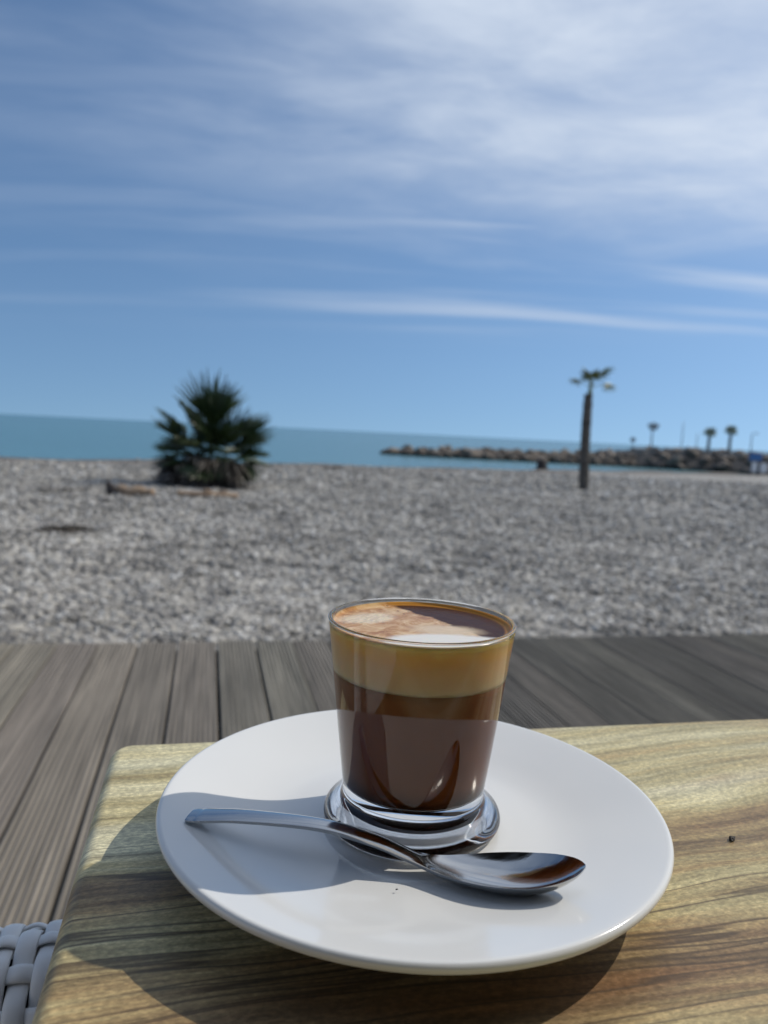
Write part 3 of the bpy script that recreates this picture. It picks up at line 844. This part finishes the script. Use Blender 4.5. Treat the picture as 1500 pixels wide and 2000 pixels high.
# blue panel by the shore
P = pix(1477, 929, BZ)
k_ = thing('notice_board', 'small blue panel on dark posts with white panels below, at the edge of the shingle', 'sign', (P[0], P[1], float(beach_z(P[0], P[1]))), (0, 0, R(-25)))
obj('post', box('post', 0.11, 0.09, 1.0, 0.01, 2, -0.1), DARK_METAL, k_, (0.05, 0.03, 0))
obj('post', box('post', 0.07, 0.07, 1.0, 0.01, 2, -0.1), DARK_METAL, k_, (-0.26, 0.03, 0))
obj('blue_panel', box('blue_panel', 0.52, 0.04, 0.34, 0.01), BLUE, k_, (-0.1, -0.035, 0.80))
obj('white_panel', box('white_panel', 0.24, 0.04, 0.42, 0.01), WHITE, k_, (-0.12, -0.03, 0.36))
obj('white_panel', box('white_panel', 0.28, 0.04, 0.42, 0.01), WHITE, k_, (0.26, -0.03, 0.34))

# ------------------------------------------------------------------ things lying on the shingle
def log_mesh(L_, r_, seed):
    rg = random.Random(seed); n = 10
    path = [(L_*(k/n-0.5), 0.03*math.sin(k*0.9+seed), 0.02*math.sin(k*1.3)) for k in range(n+1)]
    rad = [r_*(0.8+0.25*rg.random())*(0.75 if k in (0, n) else 1) for k in range(n+1)]
    return tube('log', path, rad, 10)
P = pix(262, 972, BZ)
lg = thing('driftwood_log', 'short pale driftwood log with a dark end beside the bushy palm', 'driftwood', (P[0], P[1], float(beach_z(P[0], P[1]))+0.07), (0, 0, R(-8)))
obj('trunk_piece', log_mesh(0.52, 0.075, 1), DRIFT, lg)
obj('stub', tube('stub', [(0, 0, 0), (-0.06, -0.02, 0.08), (-0.10, -0.02, 0.16)], [0.07, 0.06, 0.03], 8), DARKWOOD, lg, (-0.27, 0, -0.03))
obj('burnt_end', rock_mesh('burnt_end', 3, 2, (0.10, 0.09, 0.09), 0.3), DARKWOOD, lg, (-0.29, 0, 0.0))
P = pix(405, 978, BZ)
pk = thing('driftwood_plank', 'flat weathered timber plank lying in front of the bushy palm', 'driftwood', (P[0], P[1], float(beach_z(P[0], P[1]))+0.045), (0, 0, R(-5)))
obj('plank', box('plank', 0.85, 0.16, 0.055, 0.012), DRIFT, pk, (0, 0, 0), (R(4), R(1.5), 0))
obj('branch', log_mesh(0.5, 0.03, 4), DRIFT, pk, (0.16, 0.10, 0.03), (0, R(4), R(12)))
P = pix(1058, 916, BZ)
st = thing('wooden_stump', 'dark weathered stump standing at the water edge near the bare palm', 'stump', (P[0], P[1], float(beach_z(P[0], P[1]))-0.02))
obj('stem', tube('stem', [(0, 0, -0.1), (0.01, 0, 0.18), (-0.03, 0, 0.38), (-0.05, 0, 0.46)], [0.22, 0.2, 0.19, 0.13], 12), DARKWOOD, st)
for a_ in (0.2, 1.9, 3.4, 5.0):
    obj('root', tube('root', [(0, 0, 0.14), (0.26*math.cos(a_), 0.26*math.sin(a_), 0.06), (0.48*math.cos(a_), 0.48*math.sin(a_), -0.05)], [0.1, 0.07, 0.03], 8), DARKWOOD, st)
def weed_clump(px_, py_, lx, ly, h_, seed, lab):
    P = pix(px_, py_, BZ); rg = random.Random(seed)
    bmw = bmesh.new()
    for k in range(70):
        a_ = rg.uniform(0, 6.28); r_ = math.sqrt(rg.random())
        x, y = r_*lx*math.cos(a_), r_*ly*math.sin(a_); z = h_*(1-r_*r_)
        vs2 = []
        dx, dy = rg.uniform(-1, 1), rg.uniform(-1, 1)
        for s_ in range(4):
            for e in (-1, 1):
                vs2.append(bmw.verts.new((x+dx*0.05*s_+e*0.012*dy, y+dy*0.05*s_-e*0.012*dx, max(0.0, z*(0.3+rg.random()*0.7)))))
        for s_ in range(3): bmw.faces.new((vs2[s_*2], vs2[s_*2+1], vs2[s_*2+3], vs2[s_*2+2]))
    me_ = bpy.data.meshes.new('seaweed_clump'); bmw.to_mesh(me_); bmw.free()
    tag(obj('seaweed_clump', me_, WEED, None, (P[0], P[1], float(beach_z(P[0], P[1]))+0.02)), lab, 'seaweed')
weed_clump(122, 1042, 0.24, 0.16, 0.07, 1, 'small dark clump of dried weed alone on the open shingle')
weed_clump(135, 962, 0.55, 0.18, 0.07, 2, 'long dark strip of loose ribbons beyond the driftwood log')  # low dark strip on the shingle
weed_clump(655, 917, 0.6, 0.25, 0.08, 3, 'dark heap of weed on the crest of the beach by the water')

# ------------------------------------------------------------------ wicker armchair beside the table
AX0, AX1, AYC, ATOP, AW = -0.60, 0.004, 0.2965, 0.6395, 0.030
chair = thing('wicker_armchair', 'white woven resin armchair at the corner of the table', 'armchair', (-0.32, 0.03, 0.0))
CH = Vector((-0.32, 0.03, 0.0))
arm = obj('armrest', None, None, chair)
# outline of the arm in the y-z plane as a function of arc length
def arm_outline(s):
    r_, side = AW, 0.20
    arc = math.pi*r_
    if s < side: return (-r_, ATOP-r_-side+s), (-1, 0)
    if s < side+arc:
        a_ = math.pi-(s-side)/r_
        return (r_*math.cos(a_), ATOP-r_+r_*math.sin(a_)), (math.cos(a_), math.sin(a_))
    return (r_, ATOP-r_-(s-side-arc)), (1, 0)
TOT = 0.40+math.pi*AW
PS_, PX_, AMP = 0.0146, 0.0082, 0.0014
def band(points, normals, sides, hw, th):
    vs_, fs_ = [], []
    sec = [(-1, -0.3), (-0.86, 0.45), (-0.4, 0.9), (0, 1.0), (0.4, 0.9), (0.86, 0.45), (1, -0.3), (0.6, -0.8), (-0.6, -0.8)]
    m = len(sec)
    for p_, n_, s_ in zip(points, normals, sides):
        for u_, v_ in sec: vs_.append(Vector(p_)+Vector(s_)*hw*u_+Vector(n_)*th*v_)
    for i in range(len(points)-1):
        for k in range(m): fs_.append((i*m+k, i*m+(k+1) % m, (i+1)*m+(k+1) % m, (i+1)*m+k))
    fs_ += [tuple(range(m-1, -1, -1)), tuple((len(points)-1)*m+k for k in range(m))]
    return mesh_pd('strand', vs_, fs_)
def wrap_strand(par):
    P_, N_, S_ = [], [], []
    n = 190
    for k in range(n+1):
        s = TOT*k/n
        (y, z), (ny, nz) = arm_outline(s)
        d = AMP*math.cos(math.pi*s/PS_+math.pi*par)
        d = math.copysign(abs(d/AMP)**0.7, d)*AMP
        P_.append((0, y+ny*d, z+nz*d)); N_.append((0, ny, nz)); S_.append((1, 0, 0))
    return band(P_, N_, S_, 0.0039, 0.0011)
wr = [wrap_strand(0), wrap_strand(1)]
for m_ in wr: m_.materials.append(WICKER)
nx_ = int((AX1-AX0)/PX_)
for k in range(nx_):
    obj('strand', wr[k % 2], None, arm, (AX0+PX_*(k+0.5)-CH.x, AYC-CH.y, 0))
def long_strand(j):
    (y, z), (ny, nz) = arm_outline(j*PS_)
    ty, tz = -nz, ny
    P_, N_, S_ = [], [], []
    n = nx_*6
    for k in range(n+1):
        x = (AX1-AX0)*k/n
        d = -AMP*math.cos(math.pi*(x/PX_-0.5)+math.pi*j)
        d = d*0.9
        P_.append((x, y+ny*d, z+nz*d)); N_.append((0, ny, nz)); S_.append((0, ty, tz))
    return band(P_, N_, S_, 0.0034, 0.0010)
for j in range(1, int(TOT/PS_)):
    obj('strand', long_strand(j), WICKER, arm, (AX0-CH.x, AYC-CH.y, 0))
obj('core', box('core', AX1-AX0-0.006, 2*AW-0.010, 0.20+AW-0.012, 0.028, 4, ATOP-0.2-AW+0.004), MATS['dark_underlay'], arm, ((AX0+AX1)/2-CH.x, AYC-CH.y, 0))
for yy, nm in ((-0.24, 'armrest'),):
    obj(nm, box(nm, AX1-AX0-0.1, 2*AW, 0.24, 0.03, 4, ATOP-0.24), WICKER2, chair, ((AX0+AX1)/2-0.05-CH.x, yy-CH.y, 0))
obj('seat', box('seat', 0.52, 0.50, 0.10, 0.03, 3, 0.33), WICKER2, chair, (-0.35-CH.x, 0.028-CH.y, 0))
obj('backrest', box('backrest', 0.07, 0.60, 0.50, 0.03, 3, 0.34), WICKER2, chair, (-0.615-CH.x, 0.028-CH.y, 0), (0, R(-6), 0))
for lx in (-0.56, -0.06):
    for ly in (AYC, -0.24):
        obj('leg', box('leg', 0.04, 0.04, 0.40, 0.008, 2, 0.0), WICKER, chair, (lx-CH.x, ly-CH.y, 0))

# ------------------------------------------------------------------ table
TZ = 0.70
TX0, TY1, TW, TD, TT = -0.0385, 0.3405, 0.80, 0.80, 0.026
tcx, tcy = TX0+TW/2, TY1-TD/2
table = thing('table', 'table with a yellow brown wood print top holding the saucer of coffee', 'table', (tcx, tcy, 0))
def rounded_slab(name, W, D, T, ztop, rc, re_):
    """slab with rounded corners and a rounded upper edge"""
    def loop(ins, z):
        r_ = rc-ins; out = []
        for (sx, sy, a0) in ((1, 1, 0), (-1, 1, 90), (-1, -1, 180), (1, -1, 270)):
            for k in range(9):
                a_ = R(a0+90*k/8)
                out.append((sx*(W/2-rc)+r_*math.cos(a_), sy*(D/2-rc)+r_*math.sin(a_), z))
        return out
    loops = [loop(0.003, ztop-T), loop(0.0, ztop-T+0.003), loop(0.0, ztop-re_*1.5)]
    for k in range(1, 9):
        a_ = R(90*k/8); loops.append(loop(re_*(1-math.cos(a_)), ztop-re_+re_*math.sin(a_)-re_*0.5*(1-k/8)**2))
    n = len(loops[0]); vs_ = [v for l_ in loops for v in l_]; fs_ = []
    for i in range(len(loops)-1):
        for k in range(n): fs_.append((i*n+k, i*n+(k+1) % n, (i+1)*n+(k+1) % n, (i+1)*n+k))
    fs_ += [tuple((len(loops)-1)*n+k for k in range(n)), tuple(range(n-1, -1, -1))]
    return mesh_pd(name, vs_, fs_)
me = rounded_slab('table_top', TW, TD, TT, TZ, 0.010, 0.0050)
me.materials.append(TABLE); me.materials.append(MATS['edge'])
for p_ in me.polygons:
    p_.use_smooth = abs(p_.normal.z) < 0.995
    if p_.normal.z < 0.15: p_.material_index = 1
obj('table_top', me, None, table)
obj('column', tube('column', [(0, 0, 0.03), (0, 0, TZ-TT-0.01)], 0.035, 24), DARK_METAL, table)
obj('mounting_plate', box('mounting_plate', 0.3, 0.3, 0.012, 0.002, 1), DARK_METAL, table, (0, 0, TZ-TT-0.006))
obj('base_plate', box('base_plate', 0.42, 0.42, 0.03, 0.008, 2, 0.0), DARK_METAL, table)

# ------------------------------------------------------------------ saucer
SX, SY = 0.07042, 0.24113
top_pts = [(0.0, 0.0100), (0.022, 0.0100), (0.0305, 0.0100), (0.036, 0.0098), (0.046, 0.0099), (0.055, 0.0112), (0.066, 0.0139), (0.076, 0.0165), (0.0812, 0.0178)]
edge = [(0.0828, 0.01805), (0.0836, 0.01765), (0.0840, 0.0168), (0.0838, 0.0158), (0.0828, 0.0147)]
under = [(0.078, 0.0127), (0.066, 0.0092), (0.056, 0.0064), (0.0505, 0.0044), (0.0485, 0.0020), (0.0478, 0.0), (0.0445, 0.0), (0.0436, 0.0022), (0.040, 0.0042), (0.025, 0.0054), (0.0, 0.0056)]
prof = [tuple(q) for q in spline(top_pts+edge+under, 5)]
prof = [(max(r_, 0.0), z_) for r_, z_ in prof]; prof[0] = (0.0, 0.0100); prof[-1] = (0.0, 0.0056)
saucer = tag(obj('saucer', lathe('saucer', prof, 160), PORCELAIN, None, (SX, SY, TZ)), 'round glossy white porcelain saucer under the coffee glass', 'saucer')

# ------------------------------------------------------------------ glass and coffee (z measured from the foot)
outer = [(0.0, 0.0030), (0.010, 0.0028), (0.018, 0.0021), (0.0232, 0.0007), (0.0252, 0.0001), (0.0268, 0.0), (0.0285, 0.0005), (0.0297, 0.0018), (0.0300, 0.0034), (0.0291, 0.0054), (0.0268, 0.0073), (0.0246, 0.0089), (0.0238, 0.0107), (0.0240, 0.0130),
         (0.0253, 0.0230), (0.0273, 0.0390), (0.0292, 0.0545), (0.0309, 0.0680), (0.03115, 0.0690), (0.0309, 0.0696), (0.0304, 0.0697), (0.0299, 0.0692)]
inner = [(0.0294, 0.0665), (0.0278, 0.0545), (0.0259, 0.0390), (0.0240, 0.0235), (0.0231, 0.0170), (0.0222, 0.0147), (0.0200, 0.0134), (0.0120, 0.0128), (0.0, 0.0127)]
gp = [tuple(q) for q in spline(outer+inner, 5)]
gp = [(max(r_, 0.0), z_) for r_, z_ in gp]; gp[0] = (0.0, 0.0030); gp[-1] = (0.0, 0.0127)
glass = tag(obj('coffee_glass', lathe('coffee_glass', gp, 160), GLASS, None, (SX, SY, TZ+0.0101)), 'small clear footed glass tumbler standing on the white saucer', 'glass')
coffee = thing('coffee', 'layered milk coffee with cream foam on top inside the clear glass', 'coffee', (SX, SY, TZ+0.0101))
def inner_r(z):
    zs = [q[1] for q in inner[::-1]]; rs = [q[0] for q in inner[::-1]]
    return float(np.interp(z, zs, rs))
LEV, FB, EXT = 0.0673, 0.0522, 0.00035
cp = [(0.0, 0.0125), (0.012, 0.0126), (0.0200, 0.0131), (0.0224, 0.0145), (0.02335, 0.0170)]
cp += [(inner_r(z)+EXT, z) for z in np.linspace(0.0185, FB, 14)]+[(0.0, FB)]
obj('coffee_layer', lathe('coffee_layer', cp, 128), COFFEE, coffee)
fp = [(0.0, FB+0.00003)]+[(inner_r(z)+EXT, z) for z in np.linspace(FB+0.00003, LEV+0.0006, 10)]
fp += [(inner_r(LEV)-0.0004, LEV+0.0001), (inner_r(LEV)-0.0006, LEV-0.0012), (0.0, LEV-0.0012)]
obj('foam_layer', lathe('foam_layer', fp, 128), FOAM, coffee)
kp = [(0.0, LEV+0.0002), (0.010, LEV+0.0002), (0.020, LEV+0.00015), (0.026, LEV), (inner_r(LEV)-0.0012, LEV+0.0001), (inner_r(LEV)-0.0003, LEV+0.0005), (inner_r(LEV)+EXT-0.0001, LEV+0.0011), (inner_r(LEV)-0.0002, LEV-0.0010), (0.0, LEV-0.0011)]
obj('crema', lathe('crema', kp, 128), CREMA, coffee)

# ------------------------------------------------------------------ teaspoon
A0 = np.array([-0.0735, -0.0020]); T0 = np.array([0.0368, -0.0532])
dirv = T0-A0; SL = float(np.hypot(*dirv)); dirv /= SL; side = np.array([-dirv[1], dirv[0]])
k_ = SL/0.124
ss_ = np.array([0, .0012, .003, .006, .02, .044, .061, .070, .076, .082, .089, .096, .103, .110, .116, .1205, .1228, .124])*k_
hw_ = np.array([.0038, .0042, .0044, .0044, .0038, .0031, .0027, .0026, .0031, .0050, .0073, .0090, .0098, .0095, .0080, .0055, .0030, .0006])
zr_ = np.array([.0172, .0174, .0176, .0181, .0199, .0211, .0191, .0168, .0151, .0144, .0146, .0153, .0162, .0173, .0187, .0199, .0206, .0210])
dp_ = np.array([-.0004, -.0004, -.0005, -.0006, -.0006, -.0006, -.0006, -.0005, -.0001, .0014, .0030, .0044, .0053, .0051, .0040, .0022, .0009, .0001])
th_ = np.array([.0010, .0012, .0014, .0016, .0018, .0022, .0026, .0026, .0022, .0016, .0012, .0010, .0010, .0010, .0010, .0010, .0009, .0008])
fine = spline(np.stack([ss_, hw_, zr_, dp_, th_], -1), 6)
NU = 15
vs_, fs_ = [], []
for (s, hw, zr, dpt, th) in fine:
    hw = max(hw, 0.0004)
    for layer in (0, 1):
        for k in range(NU):
            u = -1+2*k/(NU-1)
            z = zr-dpt*(1-abs(u)**2.2)-(th*(1-0.45*abs(u)**4) if layer else 0.0)-(0.0 if layer else 0.0001*abs(u)**6)
            q = A0+dirv*s+side*hw*u*(0.985 if layer else 1.0)
            vs_.append((q[0], q[1], z))
W_ = 2*NU; nS = len(fine)
for i in range(nS-1):
    for k in range(NU-1):
        a_ = i*W_+k; b_ = (i+1)*W_+k
        fs_.append((a_, b_, b_+1, a_+1))
        fs_.append((a_+NU, a_+NU+1, b_+NU+1, b_+NU))
    fs_.append((i*W_, i*W_+NU, (i+1)*W_+NU, (i+1)*W_))
    fs_.append((i*W_+NU-1, (i+1)*W_+NU-1, (i+1)*W_+2*NU-1, i*W_+2*NU-1))
for base in (0, (nS-1)*W_):
    for k in range(NU-1):
        fs_.append((base+k, base+k+1, base+NU+k+1, base+NU+k))
me = mesh_pd('teaspoon', vs_, fs_)
bm = bmesh.new(); bm.from_mesh(me); bmesh.ops.recalc_face_normals(bm, faces=bm.faces[:])
bm.to_mesh(me); bm.free()
me.polygons.foreach_set('use_smooth', [True]*len(me.polygons))
me.set_sharp_from_angle(angle=R(50))
spoon = tag(obj('teaspoon', me, STEEL, None, (SX, SY, TZ)), 'stainless steel teaspoon resting on the saucer in front of the glass', 'spoon')

# ------------------------------------------------------------------ crumbs
P = pix(1429, 1641, TZ)
cr = rock_mesh('crumb', 5, 2, (0.0013, 0.0010, 0.0008), 0.6, 1.6)
tag(obj('crumb', cr, CRUMB, None, (P[0], P[1], TZ+0.0006), (0, 0, 0.7)), 'tiny black crumb lying on the wood print table top', 'crumb')
P = pix(775, 1738, TZ+0.0106)
tag(obj('coffee_grain', rock_mesh('coffee_grain', 8, 1, (0.0004, 0.0003, 0.0002), 0.5), CRUMB, None, (P[0], P[1], TZ+0.01075)), 'single dark coffee grain on the saucer below the spoon', 'crumb')

# ------------------------------------------------------------------ added timber front behind the seat, unseen, blocks sky light
FACADE = simple('stained_timber', (0.060, 0.042, 0.030), (0.10, 0.072, 0.052), 0.6, 6.0)
CANVAS = simple('dark_canvas', (0.040, 0.042, 0.046), (0.06, 0.062, 0.066), 0.85, 30.0)
PANE = simple('window_glass', (0.02, 0.022, 0.024), (0.03, 0.032, 0.034), 0.05, 3.0)
CW0, CW1, CY = -5.0, 5.5, -1.78
sky_blocker = thing('sky_blocker_front', 'added dark timber front with an awning behind the view, blocking sky light', 'blocker', ((CW0+CW1)/2, CY, 0.0))
obj('wall', box('wall', CW1-CW0, 0.16, 3.35, 0.004, 1, -0.25), FACADE, sky_blocker, (0, 0, 0))
for k in range(4):
    wx = -3.9+k*2.6
    if k == 1:
        d_ = obj('door', box('door', 0.95, 0.05, 2.1, 0.006, 1, 0.0), FACADE, sky_blocker, (wx, 0.10, 0))
        obj('pane', box('pane', 0.66, 0.012, 1.5, 0.002, 1, 0.42), PANE, d_, (0, 0.028, 0))
        obj('handle', tube('handle', [(0.38, 0.05, 0.9), (0.38, 0.07, 1.0), (0.38, 0.05, 1.1)], 0.011, 8), GREY_METAL, d_)
        continue
    f_ = obj('window', box('window', 1.7, 0.06, 1.35, 0.006, 1, 0.75), GREY_METAL, sky_blocker, (wx, 0.10, 0))
    obj('pane', box('pane', 0.78, 0.012, 1.2, 0.002, 1, 0.83), PANE, f_, (-0.41, 0.032, 0))
    obj('pane', box('pane', 0.78, 0.012, 1.2, 0.002, 1, 0.83), PANE, f_, (0.41, 0.032, 0))
AWL = 1.36
obj('awning', box('awning', CW1-CW0-0.2, AWL, 0.03, 0.008, 1), CANVAS, sky_blocker, (0, 0.08+AWL/2, 2.52), (R(-9), 0, 0))
obj('valance', box('valance', CW1-CW0-0.2, 0.012, 0.20, 0.003, 1), CANVAS, sky_blocker, (0, 0.08+AWL-0.01, 2.33))
for k in range(5):
    obj('awning_arm', tube('awning_arm', [(-5.0+k*2.5, 0.07, 2.0), (-5.0+k*2.5, 1.38, 2.38)], 0.018, 8), DARK_METAL, sky_blocker)
